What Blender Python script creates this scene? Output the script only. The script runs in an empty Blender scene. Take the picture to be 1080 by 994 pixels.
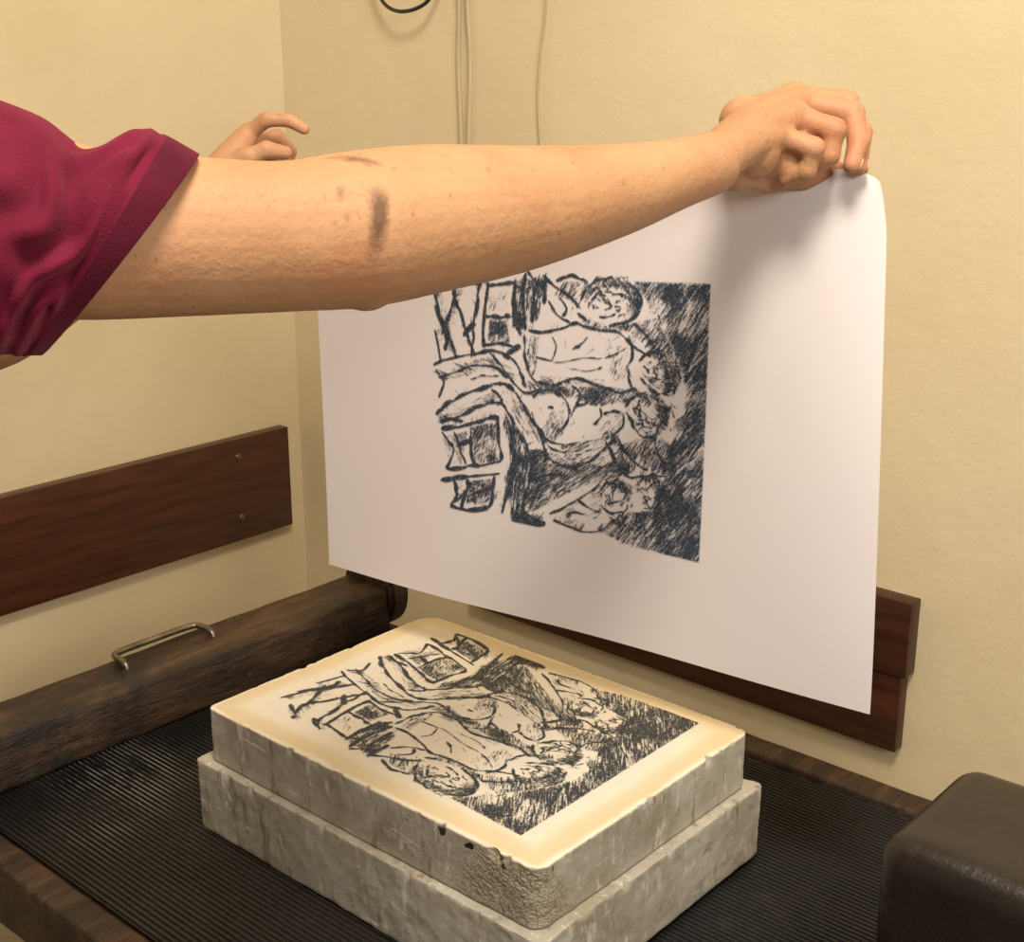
import bpy, bmesh, math, random
import numpy as np
from mathutils import Vector, Matrix, noise
random.seed(4); np.random.seed(4)
S=bpy.context.scene
try: S.view_settings.view_transform='Standard'
except Exception: pass
# world: z up, floor at z=0, metres.  The press, stones and both walls share one heading (ROT about z).
ROT=math.radians(-41.4); CU,SU=math.cos(ROT),math.sin(ROT)
# ------------------------------------------------------------ helpers
def add(name,me,mat=None,parent=None,rot=False,smooth=True):
    ob=bpy.data.objects.new(name,me); S.collection.objects.link(ob)
    if mat: me.materials.append(mat)
    if smooth:
        me.polygons.foreach_set('use_smooth',[True]*len(me.polygons))
    if rot: ob.rotation_euler=(0,0,ROT)
    if parent: ob.parent=parent
    return ob
def empty(name,rot=False,z=0):
    e=bpy.data.objects.new(name,None); S.collection.objects.link(e); e.empty_display_size=.05
    e.location.z=z
    if rot: e.rotation_euler=(0,0,ROT)
    return e
def box(name,lo,hi,mat,bev=.003,seg=2,parent=None,rot=True,wob=0):
    bm=bmesh.new(); bmesh.ops.create_cube(bm,size=1)
    for v in bm.verts:
        v.co=Vector([lo[i]+(v.co[i]+.5)*(hi[i]-lo[i]) for i in range(3)])
    if bev>0: bmesh.ops.bevel(bm,geom=list(bm.edges),offset=bev,segments=seg,affect='EDGES',profile=.5)
    if wob>0:
        bmesh.ops.subdivide_edges(bm,edges=[e for e in bm.edges if e.calc_length()>.2],cuts=60,use_grid_fill=True)
        for v in bm.verts:
            n=noise.noise_vector(v.co*9)+noise.noise_vector(v.co*30)*.5; v.co+=n*wob
    me=bpy.data.meshes.new(name); bm.to_mesh(me); bm.free()
    ob=add(name,me,mat,parent,rot=(rot and parent is None))
    try: me.set_sharp_from_angle(angle=math.radians(40))
    except Exception: pass
    return ob
def curve(name,pts,r,mat,parent=None,rot=False,cyc=False):
    cu=bpy.data.curves.new(name,'CURVE'); cu.dimensions='3D'; cu.bevel_depth=r; cu.bevel_resolution=4
    sp=cu.splines.new('NURBS'); sp.points.add(len(pts)-1); sp.order_u=3; sp.use_endpoint_u=True; sp.use_cyclic_u=cyc
    for i,p in enumerate(pts): sp.points[i].co=(*p,1)
    cu.resolution_u=8
    tmp=bpy.data.objects.new('tmpc',cu); S.collection.objects.link(tmp)
    dg=bpy.context.evaluated_depsgraph_get(); me=bpy.data.meshes.new_from_object(tmp.evaluated_get(dg))
    bpy.data.objects.remove(tmp)
    return add(name,me,mat,parent,rot=rot)
def nodes(name):
    m=bpy.data.materials.new(name); m.use_nodes=True; nt=m.node_tree
    return m,nt,nt.nodes['Principled BSDF']
def N(nt,t,**k):
    n=nt.nodes.new(t)
    for a,b in k.items():
        if a in n.inputs.keys(): n.inputs[a].default_value=b
        else: setattr(n,a,b)
    return n
def coord(nt,scale=(1,1,1)):
    tc=N(nt,'ShaderNodeTexCoord'); mp=N(nt,'ShaderNodeMapping'); mp.inputs['Scale'].default_value=scale
    nt.links.new(tc.outputs['Object'],mp.inputs[0]); return mp.outputs[0]
def ntex(nt,scale,detail=4,rough=.6,sc=(1,1,1)):
    n=N(nt,'ShaderNodeTexNoise'); n.inputs['Scale'].default_value=scale; n.inputs['Detail'].default_value=detail
    n.inputs['Roughness'].default_value=rough; nt.links.new(coord(nt,sc),n.inputs['Vector']); return n.outputs['Fac']
def ramp(nt,src,stops):
    r=N(nt,'ShaderNodeValToRGB'); e=r.color_ramp.elements
    while len(e)<len(stops): e.new(.5)
    for i,(p,c) in enumerate(stops):
        e[i].position=p; e[i].color=(*c,1) if len(c)==3 else c
    nt.links.new(src,r.inputs[0]); return r.outputs[0]
def g(x): return (x,x,x)
def mix(nt,fac,a,b,mode='MIX'):
    m=N(nt,'ShaderNodeMix'); m.data_type='RGBA'; m.blend_type=mode
    for s,i in ((fac,0),(a,6),(b,7)):
        if isinstance(s,(int,float)): m.inputs[i].default_value=s
        elif isinstance(s,tuple): m.inputs[i].default_value=(*s,1)
        else: nt.links.new(s,m.inputs[i])
    return m.outputs[2]
def math_(nt,op,a,b=None):
    m=N(nt,'ShaderNodeMath'); m.operation=op
    for s,i in ((a,0),(b,1)):
        if s is None: continue
        if isinstance(s,(int,float)): m.inputs[i].default_value=s
        else: nt.links.new(s,m.inputs[i])
    return m.outputs[0]
def bump(nt,bs,h,st,dist=.002):
    b=N(nt,'ShaderNodeBump'); b.inputs['Strength'].default_value=st; b.inputs['Distance'].default_value=dist
    nt.links.new(h,b.inputs['Height']); nt.links.new(b.outputs[0],bs.inputs['Normal'])
def simple(name,c1,c2,scale,rough,sc=(1,1,1),bst=.3,bd=.001,bscale=None,metal=0,spec=.5):
    m,nt,bs=nodes(name); n=ntex(nt,scale,5,.6,sc)
    nt.links.new(ramp(nt,n,[(.3,c1),(.7,c2)]),bs.inputs['Base Color'])
    bs.inputs['Roughness'].default_value=rough; bs.inputs['Metallic'].default_value=metal
    bs.inputs['Specular IOR Level'].default_value=spec
    bump(nt,bs,ntex(nt,bscale or scale*3,6,.65,sc),bst,bd); return m
# ------------------------------------------------------------ materials
def wallmat(name):
    m,nt,bs=nodes(name)
    a=ramp(nt,ntex(nt,2.2,4,.55),[(.3,(.725,.60,.395)),(.7,(.80,.685,.475))])
    a=mix(nt,ramp(nt,ntex(nt,30,5,.7),[(.66,g(0)),(.8,g(.2))]),a,(.55,.42,.26))
    nt.links.new(a,bs.inputs['Base Color']); bs.inputs['Roughness'].default_value=.7
    h=math_(nt,'ADD',math_(nt,'MULTIPLY',ntex(nt,14,3,.5),1.0),math_(nt,'MULTIPLY',ntex(nt,120,3,.6),.25))
    bump(nt,bs,h,.35,.006); return m
M_wall=wallmat('cream_plaster')
M_rail=simple('stained_wood',(.034,.010,.005),(.100,.031,.015),6,.36,(6,1.2,14),.2,.001)
M_railr=simple('stained_wood_dark',(.028,.008,.004),(.080,.023,.010),6,.4,(1.2,6,14),.2,.001)
def woodold():
    m,nt,bs=nodes('old_inked_wood')
    a=ramp(nt,ntex(nt,5,6,.7,(8,1.3,8)),[(.30,(.012,.007,.005)),(.50,(.046,.024,.014)),(.68,(.12,.064,.034)),(.85,(.28,.18,.11))])
    a=mix(nt,ramp(nt,ntex(nt,11,5,.7),[(.60,g(0)),(.70,g(.7))]),a,(.10,.095,.045))
    a=mix(nt,ramp(nt,ntex(nt,4,6,.8,(1,1,1)),[(.53,g(0)),(.61,g(.8))]),a,(.010,.008,.008))
    a=mix(nt,ramp(nt,ntex(nt,40,5,.85,(1,.5,1)),[(.66,g(0)),(.70,g(.6))]),a,(.30,.22,.15))
    nt.links.new(a,bs.inputs['Base Color'])
    nt.links.new(ramp(nt,ntex(nt,9,4,.6),[(.3,g(.20)),(.7,g(.55))]),bs.inputs['Roughness'])
    bump(nt,bs,ntex(nt,30,6,.75,(4,1,4)),.9,.004); return m
M_old=woodold()
def rubber():
    m,nt,bs=nodes('ribbed_rubber')
    a=ramp(nt,ntex(nt,7,6,.7),[(.4,(.007,.007,.008)),(.62,(.016,.015,.016)),(.8,(.05,.046,.042))])
    sx=N(nt,'ShaderNodeSeparateXYZ'); tc=N(nt,'ShaderNodeTexCoord'); nt.links.new(tc.outputs['Object'],sx.inputs[0])
    top=ramp(nt,math_(nt,'MULTIPLY',math_(nt,'SUBTRACT',sx.outputs[2],.7985),400),[(.30,g(0)),(.6,g(1))])
    worn_glint=ramp(nt,ntex(nt,10,7,.85,(1,1.8,1)),[(.44,g(0)),(.55,g(1))])
    a=mix(nt,math_(nt,'MULTIPLY',top,worn_glint),a,(.52,.50,.46))  # pale rib tops: wear, plus bright highlights painted into the colour
    nt.links.new(a,bs.inputs['Base Color']); bs.inputs['Roughness'].default_value=.32
    bump(nt,bs,ntex(nt,90,4,.7),.4,.0015); return m
M_rub=rubber()
M_block=simple('black_iron_paint',(.007,.006,.006),(.024,.017,.013),9,.33,bst=.6,bd=.003)
M_metal=simple('worn_steel',(.10,.085,.07),(.30,.26,.21),40,.35,metal=.9,bst=.2)
M_cablew=simple('cream_cable',(.50,.41,.27),(.57,.48,.32),10,.5)
M_cableb=simple('black_cable',(.01,.01,.01),(.02,.02,.02),10,.4)
M_floor=simple('floor_tiles',(.45,.38,.27),(.55,.47,.35),4,.6)
M_ceil=simple('white_ceiling',(.75,.72,.66),(.8,.77,.7),3,.9)
def papermat():
    m,nt,bs=nodes('print_paper')
    nt.links.new(ramp(nt,ntex(nt,3,3),[(.3,(.745,.685,.715)),(.7,(.775,.715,.74))]),bs.inputs['Base Color'])
    bs.inputs['Roughness'].default_value=.85; bs.inputs['Specular IOR Level'].default_value=.2
    bump(nt,bs,ntex(nt,500,3,.6),.15,.0004); return m
M_paper=papermat()
def inkmat(name,ink,rough=.6):
    m,nt,bs=nodes(name)
    at=N(nt,'ShaderNodeAttribute'); at.attribute_name='ink'
    nt.links.new(mix(nt,ramp(nt,ntex(nt,60,3),[(.3,g(.0)),(.7,g(.5))]),ink,tuple(c*1.7 for c in ink)),bs.inputs['Base Color'])
    bs.inputs['Roughness'].default_value=rough
    tr=N(nt,'ShaderNodeBsdfTransparent'); ms=N(nt,'ShaderNodeMixShader')
    nt.links.new(at.outputs['Fac'],ms.inputs[0]); nt.links.new(tr.outputs[0],ms.inputs[1]); nt.links.new(bs.outputs[0],ms.inputs[2])
    nt.links.new(ms.outputs[0],nt.nodes['Material Output'].inputs[0]); return m
M_ink=inkmat('printing_ink',(.016,.032,.058)); M_ink2=inkmat('litho_ink_on_stone',(.018,.026,.036))
U0,U1,V0,V1=-1.006,-.583,.692,.999; ZT=.93
def stonemat(name,top=True):
    m,nt,bs=nodes(name)
    tc=N(nt,'ShaderNodeTexCoord'); sx=N(nt,'ShaderNodeSeparateXYZ'); nt.links.new(tc.outputs['Object'],sx.inputs[0])
    base=ramp(nt,ntex(nt,7,6,.65),[(.3,(.34,.31,.26)),(.7,(.54,.51,.45))])
    base=mix(nt,ramp(nt,ntex(nt,6,6,.8,(1,1,1)),[(.50,g(0)),(.64,g(.6))]),base,(.27,.21,.13))
    base=mix(nt,ramp(nt,ntex(nt,15,6,.8,(1,1,1.6)),[(.56,g(0)),(.64,g(.55))]),base,(.20,.19,.175))
    runs=ramp(nt,ntex(nt,15,5,.8,(2.4,2.4,.30)),[(.58,g(0)),(.64,g(.75))])
    base=mix(nt,runs,base,(.22,.15,.075))
    base=mix(nt,ramp(nt,ntex(nt,40,5,.75,(2,2,.6)),[(.57,g(0)),(.65,g(.75))]),base,(.68,.66,.60))
    base=mix(nt,ramp(nt,ntex(nt,28,6,.8,(.5,.5,3)),[(.60,g(0)),(.66,g(.7))]),base,(.74,.72,.67))
    base=mix(nt,ramp(nt,ntex(nt,55,4,.8,(1,1,1)),[(.66,g(0)),(.70,g(.7))]),base,(.10,.07,.04))
    dx=math_(nt,'SUBTRACT',sx.outputs[0],U1-.01); dy=math_(nt,'SUBTRACT',sx.outputs[1],V0)
    dd=math_(nt,'SQRT',math_(nt,'ADD',math_(nt,'MULTIPLY',math_(nt,'MULTIPLY',dx,dx),.6),math_(nt,'MULTIPLY',math_(nt,'MULTIPLY',dy,dy),3)))
    dd=math_(nt,'ADD',dd,math_(nt,'MULTIPLY',math_(nt,'SUBTRACT',ntex(nt,22,3),.5),.09))
    dd=math_(nt,'ADD',dd,math_(nt,'MULTIPLY',math_(nt,'SUBTRACT',sx.outputs[2],.885),.8))
    rr=ramp(nt,dd,[(.045,g(.8)),(.085,g(0))])
    vo=N(nt,'ShaderNodeTexVoronoi'); vo.inputs['Scale'].default_value=300; vo.inputs['Randomness'].default_value=1
    nv_=N(nt,'ShaderNodeVectorMath'); nv_.operation='ADD'; nt.links.new(coord(nt,(1,1,1.2)),nv_.inputs[0])
    wn=N(nt,'ShaderNodeTexNoise'); wn.inputs['Scale'].default_value=90; nt.links.new(coord(nt),wn.inputs['Vector'])
    sc_=N(nt,'ShaderNodeVectorMath'); sc_.operation='SCALE'; sc_.inputs['Scale'].default_value=.012; nt.links.new(wn.outputs['Color'],sc_.inputs[0]); nt.links.new(sc_.outputs[0],nv_.inputs[1])
    nt.links.new(nv_.outputs[0],vo.inputs['Vector'])
    rough=ramp(nt,vo.outputs['Distance'],[(.1,(.50,.46,.38)),(.5,(.34,.28,.20)),(.8,(.20,.15,.10))])
    if top: base=mix(nt,rr,base,rough)
    zz=ramp(nt,math_(nt,'MULTIPLY',math_(nt,'SUBTRACT',ZT,sx.outputs[2]),20),[(.03,g(0)),(.10,g(1)),(.22,g(1)),(.28,g(0))])
    pk=ramp(nt,ntex(nt,75,2,.5,(1,1,.9)),[(.57,g(0)),(.60,g(1))])
    lim=ramp(nt,math_(nt,'ABSOLUTE',math_(nt,'SUBTRACT',sx.outputs[0],U1-.075)),[(.07,g(1)),(.08,g(0))])
    lim=math_(nt,'MULTIPLY',lim,math_(nt,'LESS_THAN',sx.outputs[1],V0+.02))
    if top: base=mix(nt,math_(nt,'MULTIPLY',math_(nt,'MULTIPLY',zz,pk),lim),base,(.02,.015,.01))
    if top:
        ex=math_(nt,'SUBTRACT',(U1-U0)/2,math_(nt,'ABSOLUTE',math_(nt,'SUBTRACT',sx.outputs[0],(U0+U1)/2)))
        ey=math_(nt,'SUBTRACT',(V1-V0)/2,math_(nt,'ABSOLUTE',math_(nt,'SUBTRACT',sx.outputs[1],(V0+V1)/2)))
        e=math_(nt,'MINIMUM',ex,ey); e=math_(nt,'ADD',e,math_(nt,'MULTIPLY',math_(nt,'SUBTRACT',ntex(nt,12,4),.5),.018))
        tcx=ramp(nt,math_(nt,'MULTIPLY',e,20),[(.03,(.80,.74,.60)),(.12,(.70,.575,.37)),(.38,(.72,.61,.43)),(.55,(.78,.71,.59)),(.8,(.76,.70,.62))])
        tcx=mix(nt,ramp(nt,ntex(nt,9,5,.7),[(.5,g(0)),(.72,g(.45))]),tcx,(.66,.53,.34))
        tz=ramp(nt,math_(nt,'MULTIPLY',math_(nt,'SUBTRACT',sx.outputs[2],ZT-.0022),450),[(.1,g(0)),(.8,g(1))])
        base=mix(nt,tz,base,tcx)
    nt.links.new(base,bs.inputs['Base Color'])
    bs.inputs['Roughness'].default_value=.5
    h=math_(nt,'MULTIPLY',ntex(nt,60,6,.75),.45)
    if top:
        side=math_(nt,'MULTIPLY',rr,math_(nt,'SUBTRACT',1.0,tz))
        h=math_(nt,'MULTIPLY',math_(nt,'ADD',h,math_(nt,'MULTIPLY',math_(nt,'SUBTRACT',1.0,vo.outputs['Distance']),math_(nt,'MULTIPLY',side,.7))),math_(nt,'SUBTRACT',1.0,math_(nt,'MULTIPLY',tz,.95)))
    bump(nt,bs,h,.6,.003); return m
M_st1=stonemat('limestone_top'); M_st2=stonemat('limestone_backing',False)
def skinmat():
    m,nt,bs=nodes('skin')
    a=ramp(nt,ntex(nt,14,5,.6),[(.3,(.435,.225,.115)),(.7,(.545,.305,.17))])
    a=mix(nt,ramp(nt,ntex(nt,5,3,.5),[(.48,g(0)),(.7,g(.4))]),a,(.53,.24,.145))
    a=mix(nt,ramp(nt,ntex(nt,170,2,.5),[(.67,g(0)),(.72,g(.4))]),a,(.28,.10,.05))
    tc=N(nt,'ShaderNodeTexCoord'); 
    def smudge(cen,ax,ra,rb,amt,col,a,ns=1.4):
        vs=N(nt,'ShaderNodeVectorMath'); vs.operation='SUBTRACT'; nt.links.new(tc.outputs['Object'],vs.inputs[0]); vs.inputs[1].default_value=cen
        dt=N(nt,'ShaderNodeVectorMath'); dt.operation='DOT_PRODUCT'; nt.links.new(vs.outputs[0],dt.inputs[0]); dt.inputs[1].default_value=ax
        ln=N(nt,'ShaderNodeVectorMath'); ln.operation='LENGTH'; nt.links.new(vs.outputs[0],ln.inputs[0])
        al=dt.outputs['Value']; l2=math_(nt,'MULTIPLY',ln.outputs['Value'],ln.outputs['Value']); a2=math_(nt,'MULTIPLY',al,al)
        q=math_(nt,'SQRT',math_(nt,'ADD',math_(nt,'DIVIDE',math_(nt,'SUBTRACT',l2,a2),rb*rb),math_(nt,'DIVIDE',a2,ra*ra)))
        q=math_(nt,'ADD',q,math_(nt,'MULTIPLY',math_(nt,'SUBTRACT',ntex(nt,90,5,.8),.5),ns))
        return mix(nt,ramp(nt,q,[(.35,g(amt)),(1.15,g(0))]),a,col)
    up=Vector((.12,.25,.95)).normalized()
    a=smudge((.245,1.075,1.470),Vector((1,0,0)),.075,.055,.55,(.54,.21,.12),a,.6)
    a=smudge((-.0734,.7678,1.4570),up,.054,.0085,.82,(.085,.045,.028),a)
    a=smudge((-.0804,.7889,1.4790),Vector((1,0,0)),.030,.007,.75,(.10,.052,.034),a)
    a=smudge((-.0961,.7624,1.4592),up,.026,.0035,.55,(.14,.07,.045),a)
    a=smudge((-.0908,.7541,1.4491),up,.007,.0035,.9,(.08,.025,.018),a)
    a=smudge((-.0089,.8586,1.4660),up,.004,.0022,.7,(.2,.07,.03),a)
    a=smudge((-.0884,.7590,1.4137),Vector((1,0,0)),.038,.024,.35,(.56,.20,.12),a)
    nt.links.new(a,bs.inputs['Base Color']); bs.inputs['Roughness'].default_value=.54; bs.inputs['Specular IOR Level'].default_value=.35
    bs.inputs['Subsurface Weight'].default_value=.04; bs.inputs['Subsurface Radius'].default_value=(.01,.004,.002); bs.inputs['Subsurface Scale'].default_value=.5
    # skin pores + fine creases running round the limb
    cre=ntex(nt,60,4,.65,(3,3,.7))
    bump(nt,bs,math_(nt,'ADD',math_(nt,'ADD',ntex(nt,190,4,.6),math_(nt,'MULTIPLY',cre,.7)),math_(nt,'MULTIPLY',ntex(nt,45,4,.7),1.2)),.42,.0017); return m
M_skin=skinmat()
def knit(name,c1,c2):
    m,nt,bs=nodes(name)
    nt.links.new(ramp(nt,ntex(nt,25,5,.6),[(.3,c1),(.7,c2)]),bs.inputs['Base Color'])
    bs.inputs['Roughness'].default_value=.85; bs.inputs['Sheen Weight'].default_value=.2; bs.inputs['Sheen Tint'].default_value=(.9,.2,.35,1)
    bs.inputs['Specular IOR Level'].default_value=.15
    bump(nt,bs,ntex(nt,600,2,.5),.5,.001); return m
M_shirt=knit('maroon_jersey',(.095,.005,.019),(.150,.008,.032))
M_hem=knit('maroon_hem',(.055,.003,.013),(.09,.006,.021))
M_trs=simple('dark_denim',(.015,.02,.035),(.03,.035,.06),40,.8)
M_hair=simple('brown_hair',(.03,.015,.008),(.07,.035,.018),30,.5,(6,6,1))
M_shoe=simple('black_shoe',(.01,.01,.01),(.02,.02,.02),20,.5)
M_nail=simple('fingernail',(.60,.33,.24),(.64,.37,.28),20,.35)
M_eye=simple('eye_white',(.8,.8,.78),(.85,.85,.82),5,.2)
# ------------------------------------------------------------ room
WU,WV=-1.77,1.45
def slab(name,lo,hi,mat): return box(name,lo,hi,mat,bev=0)
slab('wall_left',(WU-.15,-2.4,0),(WU,WV,2.75),M_wall)
slab('wall_back',(WU-.15,WV,0),(1.6,WV+.15,2.75),M_wall)
slab('floor',(WU-.15,-2.4,-.1),(1.6,WV+.15,0),M_floor)
slab('ceiling',(WU-.15,-2.4,2.75),(1.6,WV+.15,2.85),M_ceil)
rl=empty('wooden_wall_rail',True)
box('board',(WU,-2.2,.760),(WU+.022,1.407,.936),M_rail,.002,2,rl)
for z in (.80,.905):
    bm=bmesh.new(); bmesh.ops.create_uvsphere(bm,u_segments=12,v_segments=8,radius=.006)
    for v in bm.verts: v.co=Vector((v.co.x*.3+WU+.022,v.co.y+1.30,v.co.z+z))
    me=bpy.data.meshes.new('screw'); bm.to_mesh(me); bm.free(); add('screw_cap',me,M_metal,rl)
rr=empty('wooden_wall_rail',True)
box('upper_board',(-1.35,WV-.026,.816),(-.623,WV,.914),M_railr,.002,2,rr)
box('lower_board',(-1.35,WV-.021,.712),(-.630,WV,.814),M_railr,.002,2,rr)
curve('wall_cable',[(-.0733,1.9897,1.7666),(-.0728,1.9893,1.6123),(-.0765,1.9925,1.5364),(-.0723,1.9888,1.4191),(-.0720,1.9886,1.3113),(-.0707,1.9874,1.1717)],.0035,M_cablew)
curve('wall_cable',[(-.0625,1.9802,1.7658),(-.0633,1.9809,1.6120),(-.0572,1.9755,1.5364),(-.0624,1.9801,1.4196),(-.0635,1.9810,1.3121),(-.0648,1.9822,1.1726)],.0035,M_cablew)
curve('wall_cable',[(.0519,1.8793,1.7579),(.0476,1.8831,1.6079),(.0370,1.8925,1.5361),(.0348,1.8944,1.4745),(.0402,1.8896,1.4120),(.0421,1.8879,1.3224)],.0018,M_cablew)
curve('black_cable',[(-.2143,2.0953,1.6755),(-.1951,2.0650,1.6194),(-.1693,2.0289,1.5974),(-.1361,1.9997,1.5989),(-.1085,1.9887,1.6161),(-.0849,1.9812,1.6737)],.0028,M_cableb)
# ------------------------------------------------------------ litho press
DZ=-.006
pr=empty('lithography_press',True,DZ)
BL,BR=-1.40,.35
box('bed_board',(BL,.545,.755),(BR,1.18,.793),M_old,.003,2,pr)
box('side_rail_near',(BL,.512,.735),(BR,.545,.802),M_old,.005,3,pr,wob=.0010)
box('side_rail_far',(BL+.2,1.176,.70),(BR,1.213,.806),M_old,.005,3,pr,wob=.0012)
box('cross_beam',(-1.315,.35,.795),(-1.235,1.155,.862),M_old,.006,3,pr,wob=.0020)
bm=bmesh.new(); bmesh.ops.create_cone(bm,cap_ends=True,segments=48,radius1=.050,radius2=.050,depth=.035)
bmesh.ops.bevel(bm,geom=[e for e in bm.edges if len(e.link_faces)==2 and e.calc_face_angle()>1],offset=.006,segments=3,affect='EDGES')
for v in bm.verts: v.co=Vector((v.co.x-1.275,v.co.z+1.165,v.co.y+.845))
me=bpy.data.meshes.new('beam_end_cap'); bm.to_mesh(me); bm.free(); o=add('beam_end_cap',me,M_old,pr)
me.set_sharp_from_angle(angle=.7)
for i,(a,b) in enumerate(((-1.36,.515),(-1.36,1.16),(.27,.515),(.27,1.16))):
    box('leg_%d'%(i+1),(a,b,-DZ),(a+.06,b+.05,.755),M_old,.005,2,pr)
box('stretcher_1',(-1.36,.52,.25),(.33,.55,.33),M_old,.004,2,pr)
box('stretcher_2',(-1.36,1.17,.25),(.33,1.20,.33),M_old,.004,2,pr)
curve('handle',[(-1.278,.775,.856),(-1.278,.775,.869),(-1.306,.775,.869),(-1.313,.784,.869),(-1.313,.835,.869),(-1.313,.888,.869),(-1.306,.897,.869),(-1.278,.897,.869),(-1.278,.897,.856)],.0040,M_metal,pr)
pitch=.0058; v0,v1=.549,1.174; nr=int((v1-v0)/pitch); k=8
vs=np.linspace(v0,v0+nr*pitch,nr*k+1); us=np.linspace(-1.232,.33,90)
UU,VV=np.meshgrid(us,vs); ph=(VV-v0)/pitch*2*np.pi
ZZ=.7975+.0017*np.clip(1.4*np.cos(ph),-1,1)
wob=np.array([[noise.noise(Vector((u*5,v*5,0)))*.0006 for u in us] for v in vs]); ZZ=ZZ+wob
def frommesh(name,co,f):
    me=bpy.data.meshes.new(name); me.vertices.add(len(co)); me.vertices.foreach_set('co',co.ravel())
    me.loops.add(f.size); me.loops.foreach_set('vertex_index',f.ravel().astype(np.int32))
    me.polygons.add(len(f)); me.polygons.foreach_set('loop_start',np.arange(0,f.size,4,dtype=np.int32))
    me.update(calc_edges=True); me.validate(); return me
def gridmesh(name,X,Y,Z):
    h,w=X.shape; co=np.stack([X,Y,Z],-1).reshape(-1,3).astype(np.float32)
    i=np.arange(h*w).reshape(h,w); f=np.stack([i[:-1,:-1],i[:-1,1:],i[1:,1:],i[1:,:-1]],-1).reshape(-1,4)
    return frommesh(name,co,f)
add('ribbed_mat',gridmesh('ribbed_mat',UU,VV,ZZ),M_rub,pr)
bx=empty('press_scraper_box',True,DZ)
bm=bmesh.new(); bmesh.ops.create_cube(bm,size=1)
lo,hi=(-.380,.840,.801),(-.10,1.000,.984)
for v in bm.verts: v.co=Vector([lo[i]+(v.co[i]+.5)*(hi[i]-lo[i]) for i in range(3)])
bmesh.ops.bevel(bm,geom=list(bm.edges),offset=.024,segments=8,affect='EDGES',profile=.5)
bmesh.ops.subdivide_edges(bm,edges=[e for e in bm.edges if e.calc_length()>.05],cuts=6,use_grid_fill=True)
for v in bm.verts: v.co+=noise.noise_vector(v.co*14)*.0015
me=bpy.data.meshes.new('housing'); bm.to_mesh(me); bm.free(); add('housing',me,M_block,bx)
# ------------------------------------------------------------ stones
def stone(name,u0,u1,v0,v1,z0,z1,rad,mat,parent,seed,amp):
    pts=[]; 
    for (cx,cy,a0,r) in ((u1-rad[0],v1-rad[0],0,rad[0]),(u0+rad[1],v1-rad[1],90,rad[1]),(u0+rad[2],v0+rad[2],180,rad[2]),(u1-rad[3],v0+rad[3],270,rad[3])):
        for q in range(13):
            a=math.radians(a0+q*7.5); pts.append(Vector((cx+r*math.cos(a),cy+r*math.sin(a),0)))
    out=[]; n=len(pts)
    for i in range(n):
        a,b=pts[i],pts[(i+1)%n]; m=max(1,int((b-a).length/.0024))
        for q in range(m): out.append(a.lerp(b,q/m))
    n=len(out); nl=30
    bm=bmesh.new(); rings=[]
    prof=[(z1,.0026),(z1-.0003,.0011),(z1-.0009,.0003),(z1-.0024,0)]+[(z1-.0024-(z1-z0-.0024)*(q/nl),0) for q in range(1,nl)]+[(z0+.0005,.0005),(z0,.003)]
    for (z,ins) in prof:
        r=[]
        for i,p in enumerate(out):
            t=(out[(i+1)%n]-out[i-1]).normalized(); nn=Vector((t.y,-t.x,0))
            near=max(0,1-(Vector((p.x-u1,(p.y-v0)*1.7,0)).length)/.10)
            A=amp*(1+2.5*near)
            d=noise.noise(Vector((p.x*9+seed,p.y*9,z*12)))*amp*1.6+noise.fractal(Vector((p.x*60+seed,p.y*60,z*60)),1,2,3)*A*.6
            edge=max(0,1-(z1-z)/.010)
            n1=noise.noise(Vector((p.x*110,p.y*110,z*60+seed))); n2=noise.noise(Vector((p.x*30,p.y*30,seed)))
            chip=(max(0,n1-.20)*.011*(1 if n2>-.1 else .3))*(edge+.10)
            wtop=1 if z<z1-.0006 else .75
            off=-ins+(d-chip)*wtop
            r.append(bm.verts.new(Vector((p.x,p.y,z))+nn*off))
        rings.append(r)
    for a,b in zip(rings[:-1],rings[1:]):
        for i in range(n): bm.faces.new((a[i],b[i],b[(i+1)%n],a[(i+1)%n]))
    bm.faces.new(rings[0]); bm.faces.new(list(reversed(rings[-1])))
    bmesh.ops.recalc_face_normals(bm,faces=bm.faces)
    me=bpy.data.meshes.new(name); bm.to_mesh(me); bm.free()
    o=add(name,me,mat,parent)
    me.set_sharp_from_angle(angle=.6); return o
st=empty('lithographic_stone',True)
stone('slab',U0,U1,V0,V1,.8735,ZT,(.012,.026,.008,.016),M_st1,st,3.0,.0006)
st2=empty('backing_stone',True)
stone('slab',U0-.013,U1+.010,V0-.008,V1+.012,.7975,.8725,(.006,.01,.006,.006),M_st2,st2,9.0,.0010)
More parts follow.
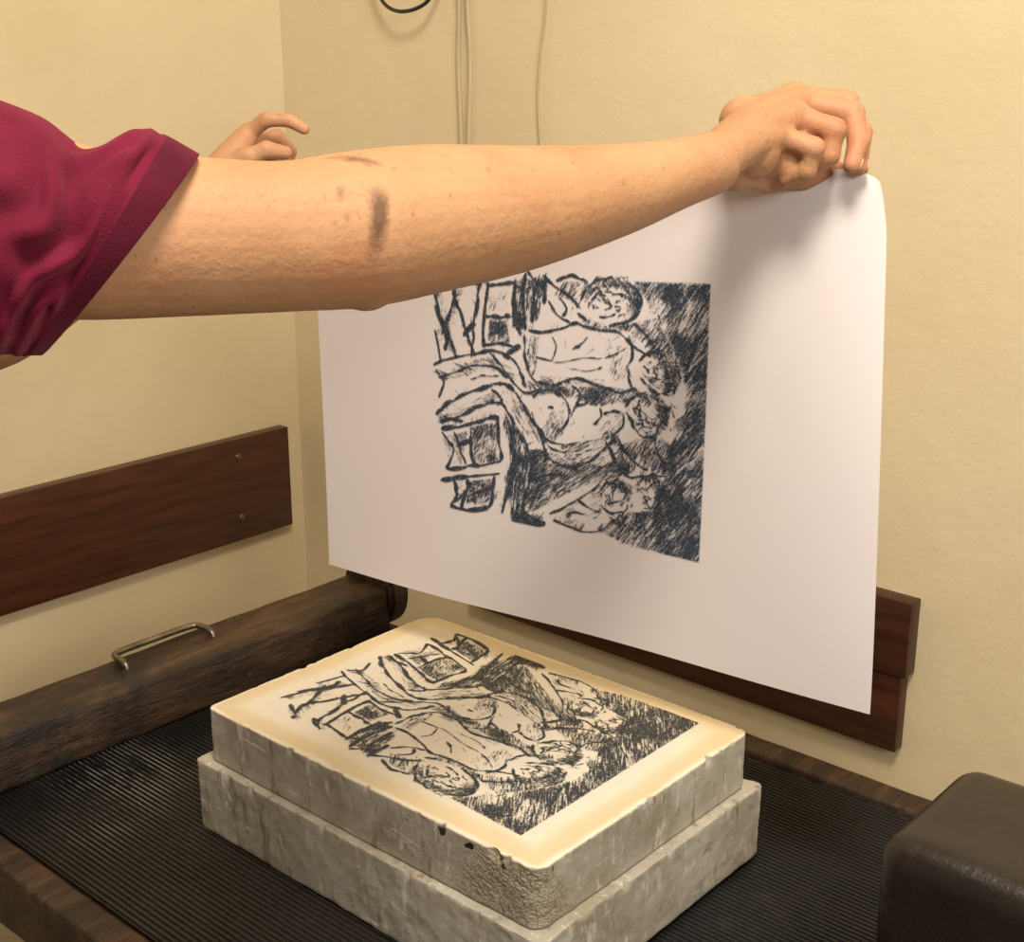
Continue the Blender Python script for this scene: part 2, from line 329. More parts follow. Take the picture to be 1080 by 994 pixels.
# ------------------------------------------------------------ drawing (crayon lithograph, laid out on a 284 x 300 art grid)
RW,RH=680,580; SC=RW/284
INK=np.zeros((RH,RW),np.float32)
def st_(x,y):
    s=(x-458)/284; zl,zr=1.23,1.12; top=271+29*s; bot=530+66*s
    t=(y-top)/(bot-top); s2=s*zl/(zr*(1-s)+s*zl); return s2,t
def over(j0,j1,i0,i1,v):
    old=INK[j0:j1,i0:i1]; INK[j0:j1,i0:i1]=1-(1-old)*(1-v)
def seg(x0,y0,x1,y1,w0,w1,val=1.0):
    a=st_(x0,y0); b=st_(x1,y1)
    ax,ay,bx_,by=a[0]*RW,a[1]*RH,b[0]*RW,b[1]*RH
    w0*=SC*.5;w1*=SC*.5; m=max(w0,w1)+2
    i0,i1=int(max(0,min(ax,bx_)-m)),int(min(RW,max(ax,bx_)+m+1)); j0,j1=int(max(0,min(ay,by)-m)),int(min(RH,max(ay,by)+m+1))
    if i1<=i0 or j1<=j0: return
    xx,yy=np.meshgrid(np.arange(i0,i1),np.arange(j0,j1)); dx,dy=bx_-ax,by-ay; L=dx*dx+dy*dy+1e-6
    t=np.clip(((xx-ax)*dx+(yy-ay)*dy)/L,0,1); d=np.hypot(xx-ax-t*dx,yy-ay-t*dy); w=w0+(w1-w0)*t
    over(j0,j1,i0,i1,np.clip((w-d)/1.6+.5,0,1)*val)
U=random.uniform
_dn={}
def dirn(ang,L):
    k=(round(ang,2),L)
    if k not in _dn:
        b=np.random.rand(RH,RW).astype(np.float32); acc=np.zeros_like(b)
        for q in range(L): acc+=np.roll(np.roll(b,int(round(q*math.sin(ang))),0),int(round(q*math.cos(ang))),1)
        acc=(acc+np.roll(acc,1,1)*.6); acc=(acc-acc.mean())/acc.std()
        lo=np.random.rand(RH//22+2,RW//22+2); lo=np.kron(lo,np.ones((22,22)))[:RH,:RW]
        for _ in range(3):
            for ax in (0,1): lo=sum(np.roll(lo,s,ax) for s in range(-9,10,3))/7
        lo=(lo-lo.mean())/lo.std()
        _dn[k]=acc+lo*.55
    return _dn[k]
def tone(poly,ang,dens,L=26,val=.95):
    """fine directional crayon tone inside a polygon, dens ~ fraction covered"""
    dens=dens if dens>.58 else dens*.76
    q=[(a*RW,b*RH) for a,b in (st_(x,y) for x,y in poly)]
    i0,i1=int(max(0,min(p[0] for p in q)-6)),int(min(RW,max(p[0] for p in q)+6)); j0,j1=int(max(0,min(p[1] for p in q)-6)),int(min(RH,max(p[1] for p in q)+6))
    dn=dirn(ang,L)[j0:j1,i0:i1]; xx,yy=np.meshgrid(np.arange(i0,i1)+.5,np.arange(j0,j1)+.5)
    xx=xx+dn*3.0; yy=yy-dn*3.0
    c=np.zeros(xx.shape,bool); n=len(q); j=n-1
    for i in range(n):
        (xi,yi),(xj,yj)=q[i],q[j]
        if abs(yj-yi)>1e-6: c^=((yi>yy)!=(yj>yy))&(xx<(xj-xi)*(yy-yi)/(yj-yi)+xi)
        j=i
    thr=(.5-dens)*2.6
    over(j0,j1,i0,i1,np.clip((dn-thr)*1.3+.5,0,1)*c*val)
def cr(pts,n=10):
    out=[]; p=[pts[0]]+list(pts)+[pts[-1]]
    for i in range(1,len(p)-2):
        for q in range(n):
            t=q/n; out.append(tuple(.5*((2*p[i][k])+(-p[i-1][k]+p[i+1][k])*t+(2*p[i-1][k]-5*p[i][k]+4*p[i+1][k]-p[i+2][k])*t*t+(-p[i-1][k]+3*p[i][k]-3*p[i+1][k]+p[i+2][k])*t**3) for k in (0,1)))
    out.append(tuple(pts[-1])); return out
def sk(pts,w=2.6,dens=1.0,side=0,js=1.2):
    w*=.84; c=cr([(x+U(-1.2,1.2),y+U(-1.2,1.2)) for x,y in pts]); n=len(c); i=0
    while i<n-2:
        L=random.randint(3,10); j=min(n-1,i+L); ox,oy=U(-js,js),U(-js,js); ww=w*U(.25,1.25); v=U(.55,1)
        for q in range(i,j):
            f=(q-i+.5)/(j-i); tw=ww*(.3+1.0*math.sin(f*math.pi))
            seg(c[q][0]+ox,c[q][1]+oy,c[q+1][0]+ox,c[q+1][1]+oy,tw,tw,v)
        if side and random.random()<.6*dens:
            dx,dy=c[j][0]-c[i][0],c[j][1]-c[i][1]; l=math.hypot(dx,dy)+.01; nx,ny=-dy/l*side,dx/l*side
            for q in range(3):
                k=random.randint(i,j); h=U(3,7); s=U(1,4)
                seg(c[k][0],c[k][1],c[k][0]+nx*h+s,c[k][1]+ny*h-s,w*.45,.4,U(.35,.75))
        i+=max(2,int(L*U(.45,.95)/dens))
    for q in range(0,n-1):
        if noise.noise(Vector((c[q][0]*.12,c[q][1]*.12,w)))>-.25: seg(*c[q],*c[q+1],w*.4,w*.4,.6)
def scrib(cx,cy,rx,ry,n,w=1.7,a0=0,a1=6.28):
    for i in range(n):
        a=U(a0,a1); r=U(.35,1.15); x,y=cx+rx*r*math.cos(a),cy+ry*r*math.sin(a); t=a+1.57+U(-.9,.9); l=U(3,8)
        x2,y2=x+l*math.cos(t),y+l*math.sin(t); x3,y3=x2+l*.7*math.cos(t+U(-1.5,1.5)),y2+l*.7*math.sin(t+U(-1.5,1.5))
        seg(x,y,x2,y2,w*U(.4,.8),w*U(.7,1.2),U(.5,1)); seg(x2,y2,x3,y3,w*U(.7,1.1),w*.3,U(.5,.9))
def inside(x,y,poly):
    c=False; n=len(poly); j=n-1
    for i in range(n):
        xi,yi=poly[i]; xj,yj=poly[j]
        if (yi>y)!=(yj>y) and x<(xj-xi)*(y-yi)/(yj-yi)+xi: c=not c
        j=i
    return c
def hatch(poly,ang,sp,w,val=.9,L=14,keep=.85):
    w*=.72; xs=[p[0] for p in poly]; ys=[p[1] for p in poly]; cx,cy=(min(xs)+max(xs))/2,(min(ys)+max(ys))/2
    R=max(max(xs)-min(xs),max(ys)-min(ys)); y=-R
    while y<R:
        x=-R
        while x<R:
            loc=ang+.7*noise.noise(Vector((x*.02+cx,y*.02,ang))); ca,sa=math.cos(ang),math.sin(ang)
            l=L*U(.5,1.5); px=cx+x*ca-y*sa+U(-1.5,1.5); py=cy+x*sa+y*ca+U(-1.5,1.5); qx=px+l*math.cos(loc); qy=py+l*math.sin(loc)
            dn=.5+.9*noise.noise(Vector((px*.045,py*.045,3)))+.3
            if random.random()<keep*dn+.15 and inside(px,py,poly) and (inside(qx,qy,poly)):
                mx,my=(px+qx)/2+U(-.8,.8),(py+qy)/2+U(-.8,.8); ww=w*U(.4,1.2); v=val*U(.5,1)
                seg(px,py,mx,my,ww*.4,ww,v); seg(mx,my,qx,qy,ww,ww*.3,v)
            x+=l*.8
        y+=sp*U(.5,1.5)
DG=2.15
G1=[(668,297),(743,300),(743,597),(716,588),(708,520),(708,470),(714,450),(722,430),(722,400),(710,366),(694,340),(682,318)]
tone(G1,DG,.585); hatch(G1,2.2,3.6,2.4,L=18); hatch(G1,1.2,7,1.6,keep=.6,val=.7)
tone([(728,300),(743,300),(743,597),(724,590)],DG,.76); tone([(712,440),(743,420),(743,597),(706,586)],DG,.64)
tone([(668,297),(743,300),(743,318),(680,312)],DG,.64,L=16)
G2=[(632,558),(662,542),(690,538),(704,500),(743,520),(743,597),(704,586),(665,576)]
tone(G2,DG,.62); hatch(G2,2.3,3.4,2.6,L=16)
G3=[(558,470),(585,470),(606,486),(640,488),(656,478),(664,498),(640,505),(612,514),(584,530),(560,542)]
tone(G3,2.4,.585,L=18); hatch(G3,2.4,3,2.4,L=11)
tone([(652,468),(690,455),(712,468),(714,505),(700,498),(680,490),(662,500)],2.0,.64,L=16); hatch([(652,470),(690,455),(712,470),(714,505),(700,498),(680,490),(662,500)],2.0,3.4,2.4,L=9)
tone([(654,342),(690,334),(708,368),(690,370),(672,354)],2.2,.64,L=14)
tone([(592,404),(640,404),(676,410),(664,420),(640,424),(612,418)],2.3,.66,L=12); tone([(558,398),(600,404),(606,418),(590,410),(566,414)],.8,.6,L=12)
tone([(596,466),(650,455),(662,470),(640,487),(606,486)],2.6,.45,L=14); tone([(612,326),(640,342),(664,334),(656,346),(620,344)],2.4,.5,L=10)
tone([(560,350),(574,352),(570,392),(562,392)],1.7,.38,L=14); tone([(640,360),(664,362),(662,396),(650,398)],2.0,.35,L=14); tone([(575,392),(640,396),(640,403),(575,400)],.2,.45,L=12)
tone([(460,386),(520,372),(546,384),(550,398),(528,386),(470,396)],.3,.36,L=14); tone([(540,404),(556,420),(576,462),(562,456),(546,430)],1.1,.36,L=14)
tone([(464,436),(520,410),(538,408),(530,418),(470,442)],2.7,.36,L=14); tone([(586,430),(600,428),(600,452),(588,462),(576,452)],2.0,.4,L=10); tone([(636,436),(660,432),(656,456),(640,460)],2.2,.45,L=10)
tone([(590,544),(640,512),(640,540),(620,560)],2.5,.3,L=16); tone([(600,295),(628,298),(612,318),(590,308)],2.2,.4,L=14); tone([(552,292),(580,296),(560,340),(552,345)],1.7,.45,L=14)
random.seed(11)
tone([(618,306),(634,294),(656,292),(674,304),(676,326),(664,338),(660,322),(662,310),(648,301),(630,304),(620,318)],1.2,.62,L=8); scrib(646,312,25,19,38); sk([(612,324),(617,308),(630,297),(646,293)],2.6); sk([(660,298),(672,310),(672,326),(660,338),(644,342)],2.8); sk([(612,328),(624,337)],2.6)
sk([(628,312),(634,308),(640,311)],2.0); sk([(646,312),(652,310),(656,314)],2.0); sk([(640,314),(644,322),(638,325)],1.7); sk([(632,331),(642,333),(650,330)],2)
sk([(560,346),(580,348),(596,344),(612,340),(630,347),(652,350),(668,362),(684,374)],2.8,side=-1); sk([(668,340),(680,352),(690,366)],3)
sk([(575,292),(588,304),(602,312),(614,324)],2.6); sk([(582,318),(590,330),(602,338)],2.4); sk([(590,296),(606,292),(620,298)],2.6); sk([(560,288),(570,300),(580,296)],3); sk([(592,312),(600,322),(598,332)],2)
sk([(557,350),(558,372),(563,392),(576,402),(594,401),(612,396),(634,403),(656,410),(672,406)],3.0,side=1)
sk([(664,354),(668,372),(662,388),(668,404)],2.6); sk([(570,373),(592,378),(616,374),(640,374),(660,366)],1.7,.6); sk([(586,352),(590,364),(586,378)],1.4,.6); sk([(622,352),(616,362),(606,364)],1.7); sk([(600,386),(620,390),(636,384)],1.5)
tone([(684,368),(704,368),(718,386),(716,404),(700,414),(702,398),(698,382)],1.0,.66,L=8); scrib(700,390,17,20,44); sk([(674,378),(684,369),(698,366)],2.6); sk([(676,396),(684,408),(694,414)],2.4); sk([(680,384),(684,388)],2); sk([(684,398),(690,400)],2)
sk([(458,381),(478,374),(500,370),(520,366),(540,372),(552,388),(558,402)],3.8,side=1); sk([(464,393),(484,388),(505,383),(526,384),(540,394)],3.0)
sk([(462,432),(478,420),(498,410),(520,403),(538,402),(550,414),(562,434),(572,452),(580,476)],4.2,side=1)
sk([(466,441),(486,434),(506,426),(524,420),(536,424),(546,444),(556,462)],3.4); sk([(470,436),(490,440)],3.2); sk([(462,386),(470,400),(464,414)],2.4); sk([(500,396),(516,392),(530,394)],1.8)
sk([(518,366),(530,380),(544,396),(558,410),(574,406)],2.8); sk([(480,378),(500,386)],2.4); sk([(524,408),(532,416),(530,424)],3)
sk([(578,476),(592,487),(610,489),(628,482),(640,470),(650,460)],3.2,side=1); sk([(566,430),(570,446),(580,460),(596,466),(612,464)],2.2); sk([(574,450),(584,470),(600,474)],2.4)
sk([(566,414),(576,408),(590,410),(600,420),(601,436),(594,450)],2.4); sk([(583,425),(587,428)],2)
sk([(604,436),(610,426),(622,421)],2.2); sk([(634,428),(636,438),(628,446)],2.2); sk([(640,432),(650,429),(658,436),(658,448),(646,458)],2.4,side=1)
sk([(606,404),(614,412),(612,424)],2.4); tone([(670,412),(692,412),(708,428),(704,450),(690,460),(694,440),(688,424)],1.0,.68,L=8); scrib(688,434,19,22,50); sk([(662,426),(668,416),(680,411)],2.6); sk([(664,434),(668,446),(676,456),(690,458)],2.6); sk([(670,428),(675,430)],2); sk([(672,444),(678,446)],2)
sk([(642,464),(648,478),(656,492),(666,502),(680,500)],3,side=-1); sk([(652,458),(662,472),(672,486),(684,494)],2.8); sk([(690,456),(694,474),(704,486)],3)
sk([(584,540),(602,532),(620,520),(634,508),(644,498)],2.4,side=1); sk([(588,549),(606,558),(624,563),(640,560),(650,548)],2.6,side=-1)
tone([(640,506),(656,502),(672,512),(666,524),(656,512)],1.0,.6,L=8); scrib(654,522,15,17,34); sk([(636,516),(642,508)],2.4); sk([(638,532),(648,541),(660,538)],2.4); tone([(676,500),(694,498),(706,514),(698,534),(692,516)],1.2,.62,L=8); scrib(690,517,14,17,36); sk([(672,510),(682,500)],2.4); scrib(668,550,17,9,24)
sk([(600,546),(610,539),(620,543)],2.2); sk([(612,525),(624,534),(636,540)],2.2)
def sk2(a): sk(a,4.3,side=random.choice((0,1,-1)))
for a in ([(460,302),(466,330),(474,352),(482,374)],[(468,350),(478,322),(486,298),(492,284)],[(482,312),(490,336),(498,356),(504,372)],[(500,372),(504,340),(508,310),(512,292)],[(461,322),(470,346),(474,364)],[(460,346),(466,378)],[(474,300),(488,292)],[(492,352),(502,340)],
 [(517,298),(515,330),(514,362)],[(516,302),(530,300),(546,298)],[(514,330),(528,332),(540,331)],[(512,362),(530,360),(546,362)],[(546,296),(545,324),(552,352)],[(557,290),(556,320),(558,345)],[(571,290),(568,312),(565,338)],[(578,290),(576,316)],[(505,300),(520,290)],[(540,370),(552,362)]): sk2(a)
tone([(460,304),(468,304),(484,366),(474,368)],1.3,.5,L=14); tone([(484,300),(494,290),(484,330),(476,334)],1.9,.5,L=12)
tone([(520,335),(540,335),(542,358),(520,358)],1.9,.60,L=12); tone([(546,300),(557,300),(557,345),(546,340)],1.6,.70,L=14); tone([(520,306),(540,306),(538,326),(520,326)],2.1,.42,L=12); tone([(566,292),(579,292),(572,335),(564,335)],1.6,.62,L=14)
for a in ([(469,449),(488,446),(508,442),(528,436)],[(468,452),(476,462),(481,470),(474,488)],[(474,490),(494,490),(512,487),(532,482)],[(480,452),(488,470),(494,486)],[(500,446),(501,468),(504,488)],[(529,438),(530,460),(532,482)],[(484,468),(500,462)],
 [(467,503),(486,500),(506,499),(530,497)],[(480,504),(484,516),(478,530)],[(478,530),(492,520),(500,508)],[(496,502),(494,518),(490,532)],[(476,532),(496,536),(518,535)],[(525,500),(522,518),(519,534)],[(500,518),(522,512)]): sk2(a)
tone([(502,446),(528,440),(528,482),(504,486)],2.0,.62,L=12); tone([(470,455),(498,450),(490,486),(478,484)],.8,.5,L=12); tone([(498,504),(524,502),(520,530),(496,528)],2.2,.60,L=12)
tone([(534,436),(556,452),(562,480),(558,545),(576,556),(545,550),(538,500),(546,480)],1.7,.72,L=18); hatch([(534,436),(556,452),(560,480),(556,545),(574,556),(545,550),(540,500),(548,480)],1.7,2.6,3.0,L=12)
sk([(536,432),(544,456),(545,480),(540,510),(534,538)],4.6,side=1); sk([(556,456),(564,480),(562,515),(556,538),(574,550)],4.4,side=-1); sk([(545,549),(560,554),(577,552)],5.2)
sk([(560,505),(578,500),(598,498)],3); tone([(545,540),(576,544),(577,554),(545,553)],.3,.78,L=12)
for i in range(260):
    x,y=U(465,705),U(298,550); a=U(.6,2.6); l=U(3,9)
    if noise.noise(Vector((x*.03,y*.03,9)))>.02: seg(x,y,x+l*math.cos(a),y+l*math.sin(a),1.1,.5,U(.3,.7))
gr=np.random.rand(RH,RW).astype(np.float32); gr=(gr+np.roll(gr,1,0)+np.roll(gr,1,1)+np.roll(np.roll(gr,1,0),1,1))/4
INK=np.clip(INK*1.1-np.clip((gr-.40)*2.8,0,1)*.70,0,1); INK=np.clip(INK*1.10,0,.96)
def printpatch(name,posfn,mat,parent):
    s=np.linspace(0,1,RW); t=np.linspace(0,1,RH); SS,TT=np.meshgrid(s,t)
    X,Y,Z=posfn(SS,TT); co=np.stack([X,Y,Z],-1).reshape(-1,3).astype(np.float32)
    i=np.arange(RW*RH).reshape(RH,RW); f=np.stack([i[:-1,:-1],i[:-1,1:],i[1:,1:],i[1:,:-1]],-1).reshape(-1,4)
    ink=INK.ravel(); f=f[ink[f].max(1)>.03]
    used=np.unique(f); rem=-np.ones(RW*RH,int); rem[used]=np.arange(len(used)); f=rem[f]; co=co[used]
    me=frommesh(name,co,f); at=me.attributes.new('ink','FLOAT','POINT'); at.data.foreach_set('value',ink[used].astype(np.float32))
    return add(name,me,mat,parent)
printpatch('drawing',lambda s,t:(-.968+.341*s,.722+.258*t,np.full_like(s,ZT+.0004)),M_ink2,st)
# ------------------------------------------------------------ paper
pp=empty('lithograph_print')
OX,OY=.166,1.128; DX,DY=.8143,-.5804; NX,NY=.5804,.8143
TL,TR,ZB,ZTOP=-.450,.168,1.00,1.449
def wave(t,z): return .0034*np.sin(8.0*t+1.5)*(1.0-.5*(z-1.0)/.45)+.0018*np.sin(17*t-9*z)
def pwarp(t,z):
    lf=max(0,min(1,(TR-.15-t)/(TR-.15-TL)))
    gz=max(0,min(1,(z-ZB)/(ZTOP-ZB))); e=max(0,(t-.03)/(TR-.03))
    back=.038*gz*e*e+float(wave(t,z)); t2=t-.036*gz**1.2*e**2.2
    R=.055; cx,cz=TR-R,ZTOP-R; dx,dz=t-cx,z-cz
    if dx>0 and dz>0:
        r=math.hypot(dx,dz)
        if r>R:
            ex=r-R; rc=.012; a=min(ex/rc,1.6); rn=R+rc*math.sin(a)*.5; back+=rc*(1-math.cos(a))+(ex-a*rc)
            t2-= dx*(1-rn/r); z=cz+dz*rn/r
    if z>1.36: z-=(z-1.36)/.089*.016*lf
    return Vector((OX+DX*t2+NX*back,OY+DY*t2+NY*back,z))
ts=np.concatenate([np.linspace(TL,.0,60)[:-1],np.linspace(0,TR,70)]); zs=np.concatenate([np.linspace(ZB,1.36,50)[:-1],np.linspace(1.36,ZTOP,50)])
X=np.zeros((len(zs),len(ts)));Y=X.copy();Z=X.copy()
for j,z in enumerate(zs):
    for i,t in enumerate(ts):
        q=pwarp(t,z); X[j,i],Y[j,i],Z[j,i]=q
me=gridmesh('sheet',X,Y,Z); sh=add('sheet',me,M_paper,pp)
def pf(s,t):
    tt=-.2985+.2985*s; z=1.351-.251*t; fr=.0007-wave(tt,z)
    return OX+DX*tt-NX*fr,OY+DY*tt-NY*fr,z
printpatch('printed_image',pf,M_ink,pp)
# ------------------------------------------------------------ person
per=empty('person')
def crv(pts,rs,n=8):
    P_=[Vector(p) for p in pts]; P2=[P_[0]]+P_+[P_[-1]]; R2=[rs[0]]+list(rs)+[rs[-1]]; o=[];ro=[]
    for i in range(1,len(P2)-2):
        for q in range(n):
            t=q/n; w=(-.5*t+t*t-.5*t**3,1-2.5*t*t+1.5*t**3,.5*t+2*t*t-1.5*t**3,-.5*t*t+.5*t**3)
            o.append(sum((P2[i-1+k]*w[k] for k in range(4)),Vector())); ro.append(sum(R2[i-1+k]*w[k] for k in range(4)))
    o.append(P_[-1]); ro.append(rs[-1]); return o,ro
def ball(bm,p,r,sc=(1,1,1),M=None):
    g_=bmesh.ops.create_icosphere(bm,subdivisions=3,radius=1)
    for v in g_['verts']:
        q=Vector((v.co.x*r*sc[0],v.co.y*r*sc[1],v.co.z*r*sc[2]))
        if M: q=M@q
        v.co=q+Vector(p)
def tube(bm,pts,rs,n=8,flat=1.0,side=None):
    o,ro=crv(pts,rs,n); seg_=28; rings=[]
    ref=side or Vector((0,0,1))
    for i,p in enumerate(o):
        t=(o[min(i+1,len(o)-1)]-o[max(i-1,0)]).normalized()
        a=(ref-t*ref.dot(t)); a=a.normalized() if a.length>1e-3 else Vector((1,0,0)); b=t.cross(a)
        rings.append([bm.verts.new(p+a*ro[i]*math.cos(q*2*math.pi/seg_)+b*ro[i]*flat*math.sin(q*2*math.pi/seg_)) for q in range(seg_)])
    for x,y in zip(rings[:-1],rings[1:]):
        for q in range(seg_): bm.faces.new((x[q],x[(q+1)%seg_],y[(q+1)%seg_],y[q]))
    bm.faces.new(list(reversed(rings[0]))); bm.faces.new(rings[-1])
    if flat==1.0: ball(bm,o[0],ro[0]); ball(bm,o[-1],ro[-1])
def remesh(name,bm,vox,mat,parent,sm=6,fac=.5):
    bmesh.ops.recalc_face_normals(bm,faces=bm.faces)
    me=bpy.data.meshes.new(name); bm.to_mesh(me); bm.free()
    ob=bpy.data.objects.new('t',me); S.collection.objects.link(ob)
    m=ob.modifiers.new('r','REMESH'); m.mode='VOXEL'; m.voxel_size=vox
    m=ob.modifiers.new('s','SMOOTH'); m.iterations=sm; m.factor=fac
    dg=bpy.context.evaluated_depsgraph_get(); me2=bpy.data.meshes.new_from_object(ob.evaluated_get(dg))
    bpy.data.objects.remove(ob); return add(name,me2,mat,parent)
SR=Vector((-.335,.655,1.435)); SL=Vector((-.60,.92,1.42)); FD=Vector((.62,.785,0)).normalized(); RD=Vector((FD.y,-FD.x,0))
bm=bmesh.new()
arm=[(tuple(SR),.052),((-.2674,.6968,1.4495),.050),((-.2233,.7256,1.4412),.0455),((-.1785,.7505,1.4371),.0438),((-.1311,.7807,1.4333),.0430),((-.0930,.8070,1.4340),.0462),((-.0530,.8442,1.4360),.0458),((.0062,.8919,1.4380),.0405),((.0725,.9513,1.4443),.0318),((.1176,.9903,1.4522),.0255),((.1451,1.0129,1.4579),.0235)]
tube(bm,[a for a,_ in arm],[b for _,b in arm],6)
ball(bm,(-.0874,.8003,1.4095),.0228); ball(bm,(-.1073,.7826,1.4120),.020); ball(bm,(-.065,.822,1.4105),.019)
def finger(bm,pts,rs):
    """phalanges with slightly swollen joints"""
    for i in range(len(pts)-1):
        a,b=Vector(pts[i]),Vector(pts[i+1]); ra,rb=rs[i],rs[i+1]; L=i==len(pts)-2
        tube(bm,[a,a.lerp(b,.5),b],[ra*1.04,(ra+rb)/2*(.97 if L else .90),rb*(1.0 if L else 1.06)],4)
wr=Vector((.1451,1.0129,1.4579))
RHAND={'index':([(.2279,1.1259,1.5029),(.2674,1.1149,1.4995),(.2756,1.0917,1.4764),(.2706,1.0723,1.4510)],[.0104,.0094,.0084,.0070]),
 'middle':([(.2263,1.0987,1.4993),(.2656,1.0857,1.4911),(.2678,1.0690,1.4704),(.2617,1.0594,1.4540)],[.0108,.0098,.0086,.0072]),
 'ring':([(.2174,1.0694,1.4900),(.2455,1.0559,1.4800),(.2427,1.0546,1.4617),(.2304,1.0617,1.4500)],[.0108,.0096,.0084,.0070]),
 'pinky':([(.2009,1.0481,1.4766),(.2272,1.0400,1.4676),(.2239,1.0436,1.4510),(.2107,1.0562,1.4432)],[.0100,.0086,.0076,.0064])}
for k,(pt,rs) in RHAND.items():
    finger(bm,pt,rs); p0=Vector(pt[0])
    tube(bm,[wr+(p0-wr)*.02,wr.lerp(p0,.5)+Vector((0,0,.004)),p0],[.018,.0168,rs[0]*1.2],5)
for q,r in (((.1813,1.0840,1.4854),.02),((.1833,1.0468,1.4660),.0215),((.1961,1.1064,1.4903),.016),((.2072,1.0825,1.4804),.021),((.2003,1.0715,1.4617),.023),((.2195,1.0737,1.4687),.019),((.2120,1.0620,1.4560),.016)): ball(bm,q,r)
finger(bm,[(.1684,1.0524,1.4501),(.2036,1.0833,1.4419),(.2322,1.0917,1.4420),(.2574,1.0912,1.4472)],[.015,.0115,.010,.0076])
for k in ('index','middle','ring'):
    p0=Vector(RHAND[k][0][0]); a=wr.lerp(p0,.35)+Vector((0,-.004,.016)); tube(bm,[a,wr.lerp(p0,.7)+Vector((0,-.003,.0115)),p0+Vector((0,-.001,.0035))],[.0035,.0044,.0090],4)
EL=Vector((-.46,1.12,1.315)); wl=Vector((-.2999,1.3545,1.4125))
tube(bm,[SL,SL.lerp(EL,.5),EL,EL.lerp(wl,.35),EL.lerp(wl,.75),wl],[.052,.046,.041,.042,.030,.024],8)
LH={'index':([(-.2635,1.3850,1.4611),(-.2437,1.3788,1.4751),(-.2211,1.3785,1.4742),(-.2060,1.3760,1.4661)],[.0095,.0080,.0070,.0060]),
 'middle':([(-.2636,1.4025,1.4499),(-.2403,1.4150,1.4568),(-.2276,1.4156,1.4416),(-.2334,1.4111,1.4267)],[.0095,.0080,.0072,.0062]),
 'ring':([(-.2723,1.4151,1.4398),(-.2536,1.4310,1.4407),(-.2438,1.4264,1.4256),(-.2488,1.4173,1.4129)],[.0095,.0080,.0072,.0062]),
 'pinky':([(-.2841,1.4225,1.4297),(-.2664,1.4321,1.4271),(-.2585,1.4281,1.4139),(-.2635,1.4196,1.4030)],[.0085,.0072,.0064,.0056])}
for k,(pt,rs) in LH.items():
    finger(bm,pt,rs); p0=Vector(pt[0])
    tube(bm,[wl,wl.lerp(p0,.5),p0],[.018,.0160,rs[0]*1.15],5)
finger(bm,[(-.2831,1.3594,1.4287),(-.2596,1.3576,1.4398),(-.2418,1.3598,1.4469),(-.2249,1.3692,1.4436)],[.013,.0105,.0090,.0072])
C0=(SR+SL)/2
M3=Matrix((RD,FD,Vector((0,0,1)))).transposed()
for z,a,b,off in ((1.41,.15,.085,-.02),(1.33,.155,.10,0),(1.22,.14,.10,0),(1.10,.125,.095,0),(1.0,.14,.10,0),(.93,.155,.11,-.01)):
    ball(bm,(C0.x+FD.x*off-.05,C0.y+FD.y*off-.05,z),1,(a,b,.09),M3)
NB=C0+Vector((-.05,-.04,.03)); HC=NB+Vector((.015,.02,.20))
tube(bm,[NB,HC],[.055,.05],4)
ball(bm,HC,1,(.074,.092,.108),M3); ball(bm,HC+FD*.03+Vector((0,0,-.06)),1,(.052,.058,.052),M3)
tube(bm,[HC+FD*.088+Vector((0,0,.012)),HC+FD*.108+Vector((0,0,-.022))],[.008,.013],3)
for s in (-1,1): ball(bm,HC+RD*.076*s+Vector((0,0,-.01)),1,(.01,.02,.032),M3)
tube(bm,[HC+FD*.088+RD*-.022+Vector((0,0,-.055)),HC+FD*.094+Vector((0,0,-.053)),HC+FD*.088+RD*.022+Vector((0,0,-.055))],[.005,.007,.005],3)
remesh('body',bm,.0020,M_skin,per,4,.5)
bm=bmesh.new()
for s in (-1,1): ball(bm,HC+FD*.080+RD*.031*s+Vector((0,0,.012)),.013)
me=bpy.data.meshes.new('eyes'); bm.to_mesh(me); bm.free(); add('eyes',me,M_eye,per)
bm=bmesh.new(); ball(bm,HC-FD*.022+Vector((0,0,.02)),1,(.086,.096,.112),M3)
tube(bm,[HC-FD*.09+Vector((0,0,.03)),HC-FD*.15+Vector((0,0,-.04)),HC-FD*.13+Vector((0,0,-.18))],[.03,.032,.012],6)
remesh('hair',bm,.006,M_hair,per,3)
def nail(p,q,out,r,w=.0050):
    ax=(Vector(q)-Vector(p)).normalized(); o=Vector(out)-ax*ax.dot(Vector(out)); o.normalize(); s=ax.cross(o)
    bm=bmesh.new(); ball(bm,(0,0,0),1); M=Matrix((s*w,ax*.0058,o*.0014)).transposed()
    for v in bm.verts: v.co=M@v.co+Vector(q)-ax*.002+o*(r-.0008)
    me=bpy.data.meshes.new('nail'); bm.to_mesh(me); bm.free(); add('nail',me,M_nail,per)
for k in ('index','middle'): 
    pt=RHAND[k][0]; nail(pt[2],pt[3],(1,.1,.1),RHAND[k][1][3])
